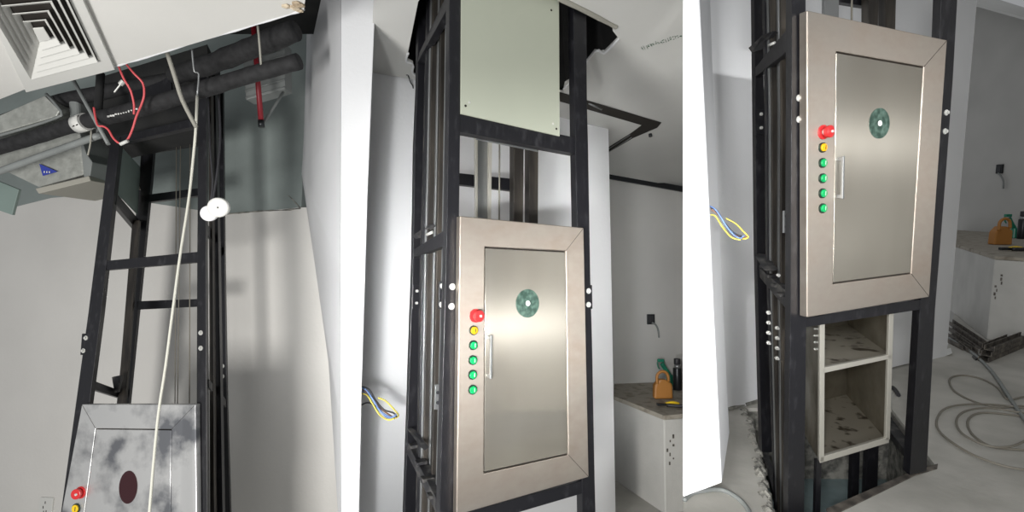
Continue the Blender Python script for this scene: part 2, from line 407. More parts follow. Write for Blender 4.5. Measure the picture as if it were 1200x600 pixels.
# ducts
Du = thing('air_duct', 'upper silver foil-faced duct box below the diffuser', 'duct', at(30, 150, 3.0))
add = prism('duct_body', [at(-30, 148, 2.9), at(52, 112, 2.9), at(70, 130, 2.9), at(66, 137, 2.9), at(-30, 165, 2.9)], Vector((-.05, .4, .1)), 'foil', Du, .008)
tube('rim', [at(-30, 167, 2.88), at(30, 150, 2.88), at(66, 138, 2.88), at(72, 131, 2.88), at(54, 110, 2.88)], .008, 'greypipe', Du, 8, 2)
bm = bmesh.new(); add_prism(bm, [at(78, 112, 2.95), at(90, 108, 2.95), at(92, 140, 2.95), at(80, 140, 2.95)], Vector((0, .3, 0))); finish('elbow', bm, 'greypipe', Du, .02, seg=3)
Dl = thing('air_duct', 'lower silver fan unit with blue triangular label hanging at far left', 'duct', at(55, 222, 2.9))
body = prism('duct_body', [at(-30, 188, 2.95), at(85, 152, 2.95), at(94, 156, 2.95), at(99, 205, 2.95), at(45, 220, 2.95), at(8, 202, 2.95), at(-30, 208, 2.95)], Vector((-.06, .42, .12)), 'foil', Dl, .012)
prism('flange', [at(41, 221, 2.93), at(104, 206, 2.93), at(106, 212, 2.93), at(45, 227, 2.93)], Vector((0, .4, .0)), 'cord', Dl, .004)
prism('end_plate', [at(93, 155, 2.94), at(101, 180, 2.94), at(108, 190, 2.94), at(105, 210, 2.94), at(98, 207, 2.94)], Vector((.02, .3, 0)), 'greypipe', Dl, .004)
lb = prism('warning_label', [at(46, 192, 2.937), at(67, 201, 2.937), at(50, 206, 2.937)], Vector((0, .004, 0)), 'blue', Dl); lb['label'] = 'blue triangular label'
bm = bmesh.new()
for i in range(3): add_box(bm, at(52+i*3, 201.5+i*.1, 2.934), Vector((.003, 0, 0)), Vector((0, .001, 0)), Vector((0, 0, .005)))
finish('label_mark', bm, 'paper', lb)
prism('access_panel', [at(-20, 205, 3.15), at(22, 222, 3.15), at(14, 252, 3.15), at(-20, 240, 3.15)], Vector((0, .02, 0)), 'glass_green', Dl, .003)
# corrugated duct seen through the gap, back right
Dc = thing('air_duct', 'grey ribbed duct on the bare wall behind the red pipe', 'duct', at(308, 108, 3.0))
prism('duct_body', [at(284, 66, 3.0), at(333, 50, 3.0), at(334, 104, 3.0), at(288, 117, 3.0)], Vector((0, .1, 0)), 'greypipe', Dc, .004)
for i in range(6):
    t = i/5; cyl('rib', lerp(at(284, 72, 2.995), at(288, 115, 2.995), t), lerp(at(333, 56, 2.995), at(334, 102, 2.995), t), .006, 'greypipe', Dc, seg=8)
# red sprinkler drop and bracket
Rp = thing('sprinkler_pipe', 'red sprinkler drop pipe with a grey bracket right of the tower', 'pipe', at(306, 148, 2.9))
cyl('pipe', at(297, 30, 2.85), at(306, 142, 2.85), .014, 'redpipe', Rp)
cyl('pipe_end', at(306, 141, 2.85), at(306.5, 149, 2.85), .017, 'dark_metal', Rp)
tube('bracket', [at(306, 148, 2.86), at(311, 141, 2.9), at(332, 108, 3.0)], .008, 'greypipe', Rp, 8, 2)
# rods and hangers
G1 = 'ceiling hangers and rods'
tag(cyl('hanger_rod', at(86, 94, 2.55), at(127, 169, 2.5), .009, 'greypipe', seg=10), 'slanting grey rod hanging left of the red wires', 'rod', G1)
tag(tube('hanger_strap', [at(196, 62, 2.28), at(205, 90, 2.3), at(214, 118, 2.33), at(230, 149, 2.36)], .0095, 'cord', None, 8, 3), 'flat pale strap hanging from the torn ceiling edge to the rope', 'strap', G1)
tag(tube('hanger_wire', [at(302, 30, 2.3), at(304, 50, 2.33), at(306, 76, 2.36)], .005, 'cord', None, 8, 3), 'short pale hanger wire over the black pipe near the red pipe', 'wire', G1)
tag(tube('hanger_wire', [at(225, 58, 2.32), at(226, 70, 2.33), at(228, 84, 2.34), at(233, 87, 2.35), at(231, 112, 2.36)], .004, 'bare', None, 8, 3), 'bent metal hanger wire just right of the pale strap', 'wire', G1)
tag(tube('hanger_wire', [at(107, 152, 2.64), at(106, 168, 2.64), at(103, 182, 2.64)], .004, 'cord', None, 8, 3), 'short hanger wire by the end of the grey conduit', 'wire', G1)
bm = bmesh.new(); add_tube(bm, [at(134, 108, 2.5), at(138, 103, 2.5), at(142, 98, 2.5)], .004, 8, 2); add_cyl(bm, at(141, 99, 2.5), at(145, 95, 2.5), .012, seg=10)
tag(finish('toggle_bolt', bm, 'bolt'), 'small shiny toggle bolt between the red wires', 'bolt')
tag(tube('hanging_duct_stay', [at(118, 86, 2.75), at(115, 128, 2.72), at(113, 140, 2.7)], .02, 'void', None, 10, 2), 'dark hanging stay behind the grey rod', 'rod')
# red wires
W1 = thing('red_wire', 'red twin wires looping down from the ceiling edge over the black pipe', 'wire', at(140, 165, 2.4))
tube('wire', [at(138, 75, 2.36), at(145, 92, 2.36), at(153, 106, 2.38), at(157, 122, 2.4), at(157, 134, 2.41)], .0048, 'wire_red', W1, 8)
tube('wire', [at(147, 74, 2.36), at(157, 86, 2.36), at(167, 97, 2.38), at(169, 110, 2.39), at(166, 122, 2.4), at(160, 136, 2.4), at(155, 152, 2.41), at(149, 164, 2.41), at(141, 168, 2.41), at(133, 162, 2.41), at(127, 152, 2.41), at(121, 148, 2.41), at(115, 147, 2.42), at(112, 138, 2.43), at(110, 126, 2.44)], .0048, 'wire_red', W1, 8)
cyl('tape_wrap', at(141, 169, 2.40), at(150, 165, 2.40), .008, 'plastic', W1, seg=10)
# rope
tag(tube('rope', [at(231, 112, 2.43), at(229.5, 150, 2.4), at(226, 190, 2.45), at(221, 235, 2.48), at(211, 300, 2.45), at(203, 360, 2.4), at(194, 430, 2.35), at(184, 500, 2.3), at(172, 640, 2.2)], .006, 'rope', None, 8, 5),
    'long white rope hanging in front of the left tower', 'rope')
# hanging round plugs and their cable
Wp = thing('hanging_plug', 'white round plug hanging on a cable right of the tower', 'plug', at(257, 243, 2.45), 'white round plugs')
for nm, (u, v, y, r) in (('a', (257, 243, 2.42, .046)),):
    c0 = at(u, v, y); ax = Vector((.32, -1, -.12)).normalized()
    cyl('plug_body', c0+ax*.03, c0-ax*.012, r, 'plastic', Wp, bev=.006, seg=32)
    cyl('centre_hole', c0+ax*.0305, c0+ax*.029, .004, 'seam', Wp, seg=10)
tube('cord', [at(256, 112, 2.5), at(258, 160, 2.48), at(254, 205, 2.46), at(249, 236, 2.45)], .005, 'wire_black', Wp, 8)
Wq = thing('hanging_plug', 'grey-white round plug tucked behind the larger white one', 'plug', at(245, 250, 2.5), 'white round plugs')
c0 = at(245.5, 250, 2.5); cyl('plug_body', c0+ax*.02, c0-ax*.02, .038, 'lamp', Wq, bev=.006, seg=32)
tube('cord', [at(244, 112, 2.52), at(246, 170, 2.5), at(249, 215, 2.5), at(246, 240, 2.5)], .004, 'wire_black', Wq, 8)
# outlet on the left part of the back wall
So = thing('wall_outlet', 'white wall socket at the bottom left of the picture', 'socket', A.fp(53, 600, BW-.01))
q = [(47, 583), (62, 583.5), (59, 610), (43, 610)]
prism('face_plate', A.poly(q, BW-.012), A.n*.012, 'plastic', So, .003)
for u, v in ((53, 589), (50.5, 594.5), (51, 600), (54, 599.5)):
    c0 = A.fp(u, v, BW-.0125); bm = bmesh.new(); add_box(bm, c0, A.hd*.003, A.n*.001, A.up*.009); finish('socket_slot', bm, 'seam', So)
struct('floor', [A.hz(-120, 640, -1.9), A.hz(430, 640, -1.9), A.hz(430, 1400, -1.9), A.hz(-120, 1400, -1.9)], -A.up*.1, 'floor')

# ================================================================== BAYS TWO AND THREE share their members
# --- BAY TWO
B = Bay(3, 32, 538, 400, 1.8, (-.4, .917), .47)
D = B.D
T2 = thing('dumbwaiter', 'black steel dumbwaiter tower with a pale green sheet above its steel door', 'dumbwaiter', B.fp(560, 640), 'dumbwaiter towers')
front(B, T2, 'post', [(527, -60), (542, -60), (540, 100), (538, 260), (536.5, 420), (533, 680), (511, 680), (515, 600), (519.5, 420), (523, 290), (526, 100)], 0, .045)
front(B, T2, 'post', [(671, -40), (687, -40), (688, 120), (689.5, 180), (692, 330), (694, 400), (697, 560), (700, 680), (684, 680), (682, 560), (674.5, 180)], 0, .045)
front(B, T2, 'crossbar', [(538, 132), (674, 161), (674, 180), (538, 154)], .002, .045)
front(B, T2, 'crossbar', [(535, 604), (691, 561), (691, 576), (535, 622)], .002, .045)
# pale sheet above with its fixing holes
o = front(B, T2, 'sheet_panel', [(541, -60), (655, -34), (656, 159.5), (540, 133)], -.008, .008, 'sheet', .001); o['label'] = 'pale green flat sheet'
for (u, v, m_) in ((545.5, 124, 'seam'), (550, 120, 'bolt'), (652, 151, 'seam'), (648, 145, 'bolt'), (646, 12, 'seam')):
    P = B.fp(u, v, -.008); cyl('fixing', P-B.n*.001, P+B.n*.001, .0045, m_, o, seg=14)
front(B, T2, 'fold_lip', [(560, 160.5), (628, 174), (631, 177.5), (558, 163)], .05, .01, 'bare', .001)
# left side of the tower
front(B, T2, 'post', [(491, -60), (503, -60), (499, 100), (496.5, 200), (494, 300), (492, 420), (489, 600), (488, 680), (472, 680), (474, 600), (480, 420), (484, 301), (486, 170), (489, 100)], D, .04)
side = lambda px, o1: None
def strip(Bq, T, name, L, R, off, th, m):
    pts = L+R[::-1]; return prism(name, Bq.poly(pts, off), Bq.dd*th, m, T, .0015)
def gl(T, Bq, rows, x0, x1, off, th, m, name='guide_rail'):
    """a vertical strip between fractions x0..x1 of the gap listed in rows of (v, uleft, uright)"""
    L = [(lerp(a, b, x0), v) for v, a, b in rows]; R = [(lerp(a, b, x1), v) for v, a, b in rows]
    return strip(Bq, T, name, L, R, off, th, m)
rows2 = [(-60, 503, 528), (100, 499, 526), (200, 497, 524.5), (300, 494, 523), (420, 492, 520), (600, 489, 515), (680, 487, 512)]
gl(T2, B, rows2, -.02, .98, .36, .02, 'dusty_black', 'dark_gap_sheet')  # added dark sheet, stands in for the dark interior seen between the rails
gl(T2, B, rows2, .02, .12, .34, .02, 'black'); gl(T2, B, rows2, .14, .2, .32, .02, 'bare')
gl(T2, B, rows2, .24, .5, .30, .02, 'rail'); gl(T2, B, rows2, .5, .56, .28, .02, 'bare')
gl(T2, B, rows2, .62, .84, .2, .02, 'rail'); gl(T2, B, rows2, .86, .91, .12, .02, 'bare')
sided(B, T2, 'side_rail', [(523, 268, .02), (485, 292, D), (484, 302, D), (523, 287, .02)], B.hd*.03, 'black')
sided(B, T2, 'side_rail', [(514, 590, .02), (478, 520, D), (476, 530, D), (513, 606, .02)], B.hd*.04, 'dusty_black')
sided(B, T2, 'side_rail', [(525, -10, .02), (491, 62, D), (489, 74, D), (525, 8, .02)], B.hd*.03, 'black')
sided(B, T2, 'rail_bracket', [(489, 275, .4), (508, 262, .25), (511, 265, .25), (493, 279, .4)], B.n*.06, 'dusty_black', .001)
cyl('bracket_bolt', B.fp(500, 275, .3), B.fp(507, 272, .27), .006, 'bolt', T2, seg=10)
o = sided(B, T2, 'rail_bracket', [(482, 506, .4), (487, 504, .4), (503, 524, .2), (498, 528, .2)], B.n*.05, 'dusty_black', .001)
for i in range(4):
    t = i/3; P = B.fp(lerp(486, 508, t), lerp(522, 580, t), lerp(.38, .1, t))
    bm = bmesh.new(); add_box(bm, P, B.hd*.022, B.dd*.02, B.up*.006); finish('packing_shim', bm, 'dusty_black', T2, .001)
o = sided(B, T2, 'joint_plate', [(510, 451, .1), (516, 450, .1), (515, 480, .1), (509.5, 480, .1)], B.n*.008, 'bare', .001)
for v in (460, 472): P = B.fp(513, v, .095); cyl('plate_bolt', P-B.n*.004, P+B.n*.003, .006, 'wire_black', o, seg=10)
for (u, v, of) in ((530, 336, 0), (529, 359, 0), (519, 335, .1), (518, 357, .1), (488, 341, D), (487.5, 355, D), (689.5, 341, -.0), (689.5, 357, 0)):
    bolt(B, T2, B.fp(u, v, of), .0085)
front(B, T2, 'splice_plate', [(685, 334), (694, 334), (694.5, 362), (685.5, 362)], .001, .012)
front(B, T2, 'splice_plate', [(484, 334), (495, 334), (494, 362), (483, 362)], D-.004, .012)
front(B, T2, 'splice_plate', [(515, 330), (523, 329), (522, 362), (514, 362)], .105, .012)
# members seen through the opening
front(B, T2, 'crossbar', [(494, 198), (606, 210), (606, 224), (494, 211)], D, .035)
front(B, T2, 'guide_rail', [(602, 150), (614, 152), (613, 262), (602, 260)], .38, .05, 'rail')
front(B, T2, 'guide_rail', [(620, 155), (631, 157), (630.5, 267), (620, 265)], .38, .05, 'rail')
o = front(B, T2, 'guide_channel', [(557, 150), (577, 154), (575.5, 262), (557.5, 258)], .42, .02, 'bare')
front(B, o, 'channel_lip', [(557, 150), (560, 150.5), (560, 258.5), (557.5, 258)], .40, .02, 'cartrim')
front(B, o, 'channel_lip', [(573, 153), (577, 154), (575.5, 262), (572.5, 261)], .40, .02, 'cartrim')
cyl('guide_wire', B.fp(585.5, 150, .44), B.fp(585, 262, .44), .004, 'cable', T2, seg=8)
landing_door(B, T2, [(539, 253), (684, 267), (690, 559), (535, 604)], [(568, 289), (663, 294), (666, 533), (567, 555)],
             (618.5, 355.5), (.052, .053),
             [(557, 370, 'stop', .021), (554.5, 387, 'orange', .0165), (554, 404.5, 'green', .0165), (553.5, 422, 'green', .0165), (553.3, 439, 'green', .0165), (553.3, 456.5, 'green', .0165)],
             [(575.5, 393), (575, 444)], grain('steel', B.hd), grain('steel_door', B.hd))
# room
WB = .85
bw = lambda u, v, o=0: B.fp(u, v, WB+o)
struct('wall_back', [bw(414, 80), bw(437, 85), bw(468, 90), bw(500, 96), bw(690, 146), bw(713, 151), bw(716, 300), bw(722, 640), bw(722, 760), bw(414, 760)], B.n*.1, 'wall_lit')
fl = -1.52
i_ = 0
def vplane(Pa, Pb, Q):
    n_ = (Pb-Pa).cross(Q.up).normalized(); return n_ if n_.dot(Pa-EYE) > 0 else -n_
P1_ = B.hz(777, 603, fl); ct2 = B.h(hitp(778, 487, B.fw, P1_))
bk0, bk1 = B.hz(720, 449, ct2), B.hz(820, 446, ct2)
fn = vplane(bk0, bk1, B)
fa, fb = hitp(713, 204, fn, bk0), hitp(830, 225, fn, bk0)
cA, cB = bw(437, 85), bw(713, 151)
cF = hitp(780, 216, fn, bk0)
nrmC = (cB-cA).cross(cF-cA).normalized()
ch = lambda u, v: hitp(u, v, nrmC, cA)
up = nrmC if nrmC.z > 0 else -nrmC
outer = [ch(434, 85), ch(485, 93), ch(640, 133), ch(713, 151), ch(713, 204), ch(830, 225), ch(812, 60), ch(806, -60), ch(441, -60), ch(438, 0)]
hole = [ch(*p) for p in ((490, 2), (478, 62), (476, 70), (484, 74), (485, 88), (660, 108), (662, 98), (672, 92), (697, 60), (708, 62), (725, 45), (718, 36), (722, 30), (655, -4), (600, -34), (520, -40))]
def holed(name, outer, hole, ext, m, kind='structure'):
    bm = bmesh.new(); al = outer+hole; tri = tessellate_polygon([outer, hole])
    a = [bm.verts.new(p) for p in al]; b = [bm.verts.new(p+ext) for p in al]
    for t in tri: bm.faces.new([a[i] for i in t]); bm.faces.new([b[i] for i in reversed(t)])
    for s, e in ((0, len(outer)), (len(outer), len(al))):
        n = e-s
        for i in range(n): bm.faces.new([a[s+i], a[s+(i+1) % n], b[s+(i+1) % n], b[s+i]])
    o = finish(name, bm, m); o['kind'] = kind; return o
holed('ceiling', outer, hole, up*.012, 'ceil2')
# dark plenum above the hole: a shaft lining and slab
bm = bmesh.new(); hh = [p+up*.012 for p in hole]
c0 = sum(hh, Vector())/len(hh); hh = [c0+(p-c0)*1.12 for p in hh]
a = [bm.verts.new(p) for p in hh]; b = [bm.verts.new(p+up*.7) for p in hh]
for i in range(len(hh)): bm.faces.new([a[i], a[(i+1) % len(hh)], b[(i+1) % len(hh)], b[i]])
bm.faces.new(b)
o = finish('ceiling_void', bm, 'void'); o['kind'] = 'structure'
edge = bmesh.new(); add_tube(edge, [ch(655, -3)-up*.004, ch(690, 14)-up*.004, ch(722, 31)-up*.004], .010, 8, 3, .2)
o = finish('trim_hole_edge', edge, 'cord'); o['kind'] = 'structure'
edge = bmesh.new(); add_tube(edge, [ch(*p)-up*.002 for p in ((725, 45), (708, 62), (697, 60), (672, 92), (660, 104))], .005, 8, 3, .5)
add_tube(edge, [ch(*p)-up*.002 for p in ((478, 62), (476, 71), (484, 75), (483, 84), (488, 89))], .005, 8, 3, .5)
o = finish('trim_torn_edge', edge, 'wall_lit'); o['kind'] = 'structure'
tag(tube('hanging_wire', [ch(476, 88), ch(478, 88)-up*.0, ch(481, 92)-up*.02, ch(484, 96)-up*.03, ch(483, 102)-up*.04], .003, 'wire_black', None, 6, 4), 'thin frayed wire end hanging from torn ceiling left of the pale green sheet', 'wire')
# linear slot: flat dark sheets under the ceiling paint the shade inside it
def onceil(px, d=.003): return [ch(*p)-up*d for p in px]
Sl = thing('linear_air_slot', 'dark L-shaped slot with louvre bars cut in the ceiling right of the tower', 'air vent', ch(740, 140))
prism('slot_shade_sheet', onceil([(655, 107), (656, 118), (752, 146), (744, 158), (713, 180), (713, 174), (739, 154), (750, 146)][:3]+[(775, 143)]), -up*.002, 'seam', Sl)
prism('slot_shade_sheet', onceil([(775, 143), (752, 146), (740, 155), (713, 172), (713, 178), (742, 161), (770, 149)]), -up*.002, 'seam', Sl)
for i, (a_, b_) in enumerate((((713, 173.5), (738, 157)), ((713, 177.5), (740, 160)))):
    tube('louvre_bar', onceil([a_, b_], .007), .0025, 'bare', Sl, 6, 1)
tube('lamp_strip', onceil([(690, 120), (705, 127)], .006), .006, 'bare', Sl, 6, 1)
cyl('fixing', ch(762, 157), ch(762, 157)-up*.02, .012, 'dark_metal', Sl, seg=12)
# stamped writing on the ceiling: illegible in the photograph, small green strokes
bm = bmesh.new(); p0, p1 = ch(751, 57), ch(799, 41); dx = (p1-p0); L_ = dx.length; dx.normalize(); dy = dx.cross(up).normalized()
n = 17
for i in range(n):
    c0 = p0+dx*L_*(i+.5)/n-up*.001; s = L_/n*.36
    for k in range(3):
        if random.random() < .85:
            ofs = dx*random.uniform(-s, s)*.6+dy*random.uniform(-1, 1)*.012
            if random.random() < .5: add_box(bm, c0+ofs, dx*s*.8, dy*.002, up*.0005)
            else: add_box(bm, c0+ofs, dx*s*.16, dy*.012, up*.0005)
o = finish('trim_stamped_writing', bm, 'ink'); o['kind'] = 'structure'
# far wall below the ceiling line
dn = lambda P, h: P-B.up*(B.h(P)-h)
ext = (fa-fb).normalized()
fa2 = fa+ext*1.2
struct('wall_far', [fa2, fb, dn(fb, fl), dn(fa2, fl)], fn*.1, 'far_wall')
struct('wall_right', [fb, dn(fb, fl), dn(at(812, 300, 2.1), fl), at(812, 300, 2.1)+B.up*2.2], Vector((.05, .02, 0)), 'grey_wall')
struct('trim_far_ceiling', [fa2-fn*.02, fb-fn*.02, fb-fn*.02-B.up*.05, fa2-fn*.02-B.up*.05], -fn*.02, 'dark_metal')
struct('floor', [B.hz(500, 640, fl), B.hz(690, 556, fl), B.hz(715, 512, fl), B.hz(830, 512, fl), B.hz(900, 700, fl), B.hz(520, 900, fl)], -B.up*.08, 'floor')
def counter(Q, c_, tops, fl):
    """c_: foot of the near corner; tops: top outline in pixels, second one is the near corner"""
    P1 = Q.hz(*c_, fl); top = hitp(tops[1][0], tops[1][1], Q.fw, P1); ct = Q.h(top)
    pts = [Q.hz(u, v, ct) for u, v in tops]; hgt = ct-fl
    T = thing('masonry_counter', '', 'counter', P1)
    prism('counter_body', [p-Q.up*.03 for p in pts], -Q.up*(hgt-.03), 'concrete', T, .008)
    prism('counter_top', pts, -Q.up*.03, 'counter_top', T, .006)
    d = (pts[1]-pts[0]).normalized(); fnv = d.cross(Q.up).normalized()
    if fnv.dot(EYE-pts[1]) < 0: fnv = -fnv
    d2 = (pts[2]-pts[1]).normalized(); f2 = d2.cross(Q.up).normalized()
    if f2.dot(EYE-pts[1]) < 0: f2 = -f2
    bm = bmesh.new()
    for k in range(7):
        c0 = pts[1]-d*.0+d2*(.02+random.uniform(0, .05))+f2*.002-Q.up*(hgt*(.22+.045*k))
        add_box(bm, c0, d2*random.uniform(.003, .009), f2*.001, Q.up*random.uniform(.005, .014))
    finish('dirt_mark', bm, 'rebar', T)
    return T, pts, ct
K2, kp2, ct2 = counter(B, (777, 603), [(719, 464), (778, 487), (820, 483.5), (820, 446.5), (720, 449.5)], fl)
K2['label'] = 'white plastered counter block at the right edge of the middle view'
def ontop(Q, ct, u, v): return Q.hz(u, v, ct)
def counter_things(Q, ct, px, where, sc):
    # px: pixel feet of bottle, jug, flask, pliers
    up = Q.up; rt = Vector((1, 0, 0))
    P = ontop(Q, ct, *px['spray']); T = thing('spray_bottle', 'teal spray bottle on the counter '+where, 'bottle', P)
    bm = bmesh.new(); add_cyl(bm, P+up*.001, P+up*.10*sc, .035*sc, .028*sc, 20); finish('bottle_body', bm, 'teal', T, .006)
    tube('neck', [P+up*.09*sc, P+up*.15*sc-rt*.04*sc, P+up*.20*sc-rt*.07*sc], .02*sc, 'teal', T, 12, 4)
    bm = bmesh.new(); add_box(bm, P+up*.225*sc-rt*.08*sc, rt*.03*sc, Q.fw*.014*sc, up*.014*sc); finish('spray_head', bm, 'teal', T, .005)
    tube('trigger', [P+up*.21*sc-rt*.11*sc, P+up*.17*sc-rt*.105*sc, P+up*.15*sc-rt*.09*sc], .006*sc, 'teal', T, 8, 3)
    P = ontop(Q, ct, *px['jug']); T = thing('plastic_jug', 'orange-brown plastic jug with loop handle on the counter '+where, 'jug', P)
    prism('jug_body', [P-rt*.075*sc+up*.001, P+rt*.075*sc+up*.001, P+rt*.07*sc+up*.12*sc, P+rt*.02*sc+up*.155*sc, P-rt*.03*sc+up*.155*sc, P-rt*.07*sc+up*.11*sc], Q.fw*.07*sc, 'tan', T, .012)
    tube('handle', [P-rt*.05*sc+up*.12*sc, P-rt*.05*sc+up*.19*sc, P-rt*.01*sc+up*.22*sc, P+rt*.03*sc+up*.2*sc, P+rt*.04*sc+up*.14*sc], .012*sc, 'tan', T, 8, 4)
    P = ontop(Q, ct, *px['flask']); T = thing('steel_flask', 'dark vacuum flask with black cap on the counter '+where, 'flask', P)
    cyl('flask_body', P+up*.001, P+up*.19*sc, .036*sc, 'dark_metal', T, bev=.005); cyl('neck', P+up*.19*sc, P+up*.22*sc, .03*sc, 'bare', T, r2=.024*sc)
    cyl('cap', P+up*.22*sc, P+up*.27*sc, .028*sc, 'wire_black', T, bev=.004)
    P = ontop(Q, ct, *px['pliers']); T = thing('hand_tool', 'yellow and black hand tool lying on the counter '+where, 'tool', P)
    tube('handle', [P+up*.02, P+rt*.05*sc+up*.03, P+rt*.1*sc+up*.02], .013*sc, 'yellow', T, 8, 3)
    tube('handle', [P+up*.02-Q.fw*.03, P+rt*.06*sc-Q.fw*.05+up*.02, P+rt*.11*sc-Q.fw*.06+up*.02], .013*sc, 'wire_black', T, 8, 3)
    bm = bmesh.new(); add_box(bm, P+up*.02-rt*.03*sc, rt*.035*sc, Q.fw*.016*sc, up*.01*sc); finish('jaw', bm, 'dark_metal', T, .004)
counter_things(B, ct2, {'spray': (785, 452), 'jug': (778, 468), 'flask': (794, 457), 'pliers': (780, 477)}, 'in the middle view', .95)
# outlet with a loose cable on the far wall
def wall_cable(hit, nr, up_, u, v, pts, label, sc):
    P = hit(u, v); t_ = up_.cross(nr).normalized(); T = thing('wall_socket', label, 'socket', P)
    bm = bmesh.new(); add_box(bm, P-nr*.012, t_*.035*sc, nr*.012, up_*.045*sc); finish('socket_box', bm, 'dark_metal', T, .004)
    bm = bmesh.new(); add_box(bm, P-nr*.026, t_*.02*sc, nr*.003, up_*.028*sc); finish('socket_face', bm, 'wire_black', T, .003)
    tube('loose_cable', [hit(*p)-nr*.04 for p in pts], .008*sc, 'greypipe', T, 8, 4)
hf = lambda u, v: hitp(u, v, fn, fa)
wall_cable(hf, fn, B.up, 762, 374, [(762, 378), (766, 380), (769, 386), (770, 395)], 'small dark wall socket with a loose grey cable end in the middle view', 1.)
# near partition end between the first and second view
NP = 2.17
pe = [(400, -300), (442, -300), (440, 0), (431, 225), (424, 455), (421, 600), (419, 760), (400, 760)]
n0 = Vector((0, 1, 0))
pp = [at(u, v, NP) for u, v in pe]
struct('wall_partition', pp, Vector((-.10, .32, 0)), 'white', .004)
# wires from the partition
def wires(Q, root, base, pts_list, label, r=.0036):
    T = thing('cable_bundle', label, 'cable', base)
    for pts, m_ in pts_list: tube('wire', [at(*p) for p in pts], r, m_, T, 6, 5)
    return T
W2 = [([(423, 454, 2.22), (430, 458, 2.22), (437, 468, 2.21), (446, 482, 2.20), (458, 489, 2.19), (464, 486, 2.18)], 'wire_blue'),
      ([(422, 453, 2.23), (432, 456, 2.23), (441, 470, 2.22), (450, 480, 2.21), (461, 484, 2.21), (465, 489, 2.21)], 'wire_black'),
      ([(422, 461, 2.23), (430, 463, 2.22), (436, 472, 2.21), (445, 486, 2.20), (455, 492, 2.19), (462, 490, 2.19)], 'wire_yellow'),
      ([(423, 456, 2.24), (434, 463, 2.24), (446, 478, 2.23), (456, 486, 2.22), (463, 491, 2.22)], 'wire_brown'),
      ([(443, 466, 2.22), (452, 470, 2.22), (462, 480, 2.22), (467, 487, 2.22), (463, 490, 2.22)], 'wire_yellow'),
      ([(422, 458, 2.23), (431, 461, 2.25), (441, 474, 2.24), (452, 488, 2.22), (460, 489, 2.21)], 'wire_blue'),
      ([(423, 475, 2.24), (430, 472, 2.23), (437, 474, 2.22), (444, 480, 2.22)], 'wire_black')]
wires(B, None, at(424, 456, 2.22), W2, 'loose bundle of coloured wires sticking out of the wall left of the middle tower')

# ================================================================== BAY THREE
G = Bay(-6, 22, 946, 200, 1.75, (.10, .995), .36)
D = G.D
T3 = thing('dumbwaiter', 'black steel dumbwaiter tower standing in the floor pit with a closed steel door', 'dumbwaiter', G.fp(935, 600), 'dumbwaiter towers')
front(G, T3, 'post', [(928, -80), (944.5, -80), (944, 130), (945, 372), (942, 640), (923, 640), (926, 400), (927.5, 130)], 0, .04)
front(G, T3, 'post', [(1106, -80), (1124, -80), (1122, 0), (1117, 90), (1109, 200), (1096, 362), (1086, 552), (1066, 557), (1078, 362), (1090, 200), (1101, 50)], 0, .04)
front(G, T3, 'crossbar', [(942, 373), (1092, 349), (1091, 361), (942, 384)], .002, .04)
front(G, T3, 'post', [(883, -80), (894, -80), (895, 100), (898, 130), (899, 297), (903, 420), (905, 530), (893, 530), (890, 420), (887, 297), (885, 100)], D, .035)
rows3 = [(-80, 895, 928), (0, 895, 928), (130, 898, 928), (300, 899, 926), (420, 903, 925), (640, 910, 923)]
gl(T3, G, rows3, -.02, .98, .27, .012, 'dusty_black', 'dark_gap_sheet')  # added dark sheet in place of the dim inside of the tower
gl(T3, G, rows3, .02, .1, .25, .015, 'black'); gl(T3, G, rows3, .14, .2, .235, .015, 'bare')
gl(T3, G, rows3, .24, .5, .22, .015, 'rail'); gl(T3, G, rows3, .5, .56, .205, .015, 'bare')
gl(T3, G, rows3, .62, .84, .14, .015, 'rail'); gl(T3, G, rows3, .86, .91, .09, .015, 'bare')
sided(G, T3, 'side_rail', [(927, 28, .02), (885, 79, D), (885, 90, D), (927, 56, .02)], G.hd*.03, 'black')
sided(G, T3, 'side_rail', [(926, 345, .02), (889, 313, D), (890, 325, D), (926, 368, .02)], G.hd*.03, 'dusty_black')
sided(G, T3, 'rail_bracket', [(889, 52, .3), (907, 36, .18), (912, 38, .18), (893, 58, .3)], G.n*.05, 'dusty_black', .001)
cyl('bracket_bolt', G.fp(901, 53, .2), G.fp(908, 50, .17), .005, 'bolt', T3, seg=10)
sided(G, T3, 'rail_bracket', [(893, 300, .3), (899, 298, .3), (912, 316, .15), (905, 318, .15)], G.n*.04, 'dusty_black', .001)
for i in range(4):
    t = i/3; P = G.fp(lerp(896, 917, t), lerp(312, 345, t), lerp(.3, .08, t))
    bm = bmesh.new(); add_box(bm, P, G.hd*.022, G.dd*.015, G.up*.006); finish('packing_shim', bm, 'dusty_black', T3, .001)
cyl('bracket_bolt', G.fp(911, 322, .13), G.fp(913, 323, .12), .006, 'bolt', T3, seg=10)
o = sided(G, T3, 'joint_plate', [(919, 247, .07), (925, 246, .07), (924.5, 273, .07), (919, 273, .07)], G.n*.008, 'bare', .001)
for v in (253, 266): P = G.fp(922, v, .066); cyl('plate_bolt', P-G.n*.004, P+G.n*.003, .006, 'wire_black', o, seg=10)
for (u, v, of) in ((936, 115, 0), (936, 140, 0), (924, 114, .08), (924, 138, .08), (890.5, 134, D), (890.5, 150, D), (1108.5, 132, 0), (1107, 154, 0)):
    bolt(G, T3, G.fp(u, v, of), .0085)
front(G, T3, 'splice_plate', [(1104, 127), (1114, 128), (1112, 160), (1102, 158)], .001, .012)
front(G, T3, 'splice_plate', [(885, 128), (898, 128), (899, 158), (886, 158)], D-.004, .01)
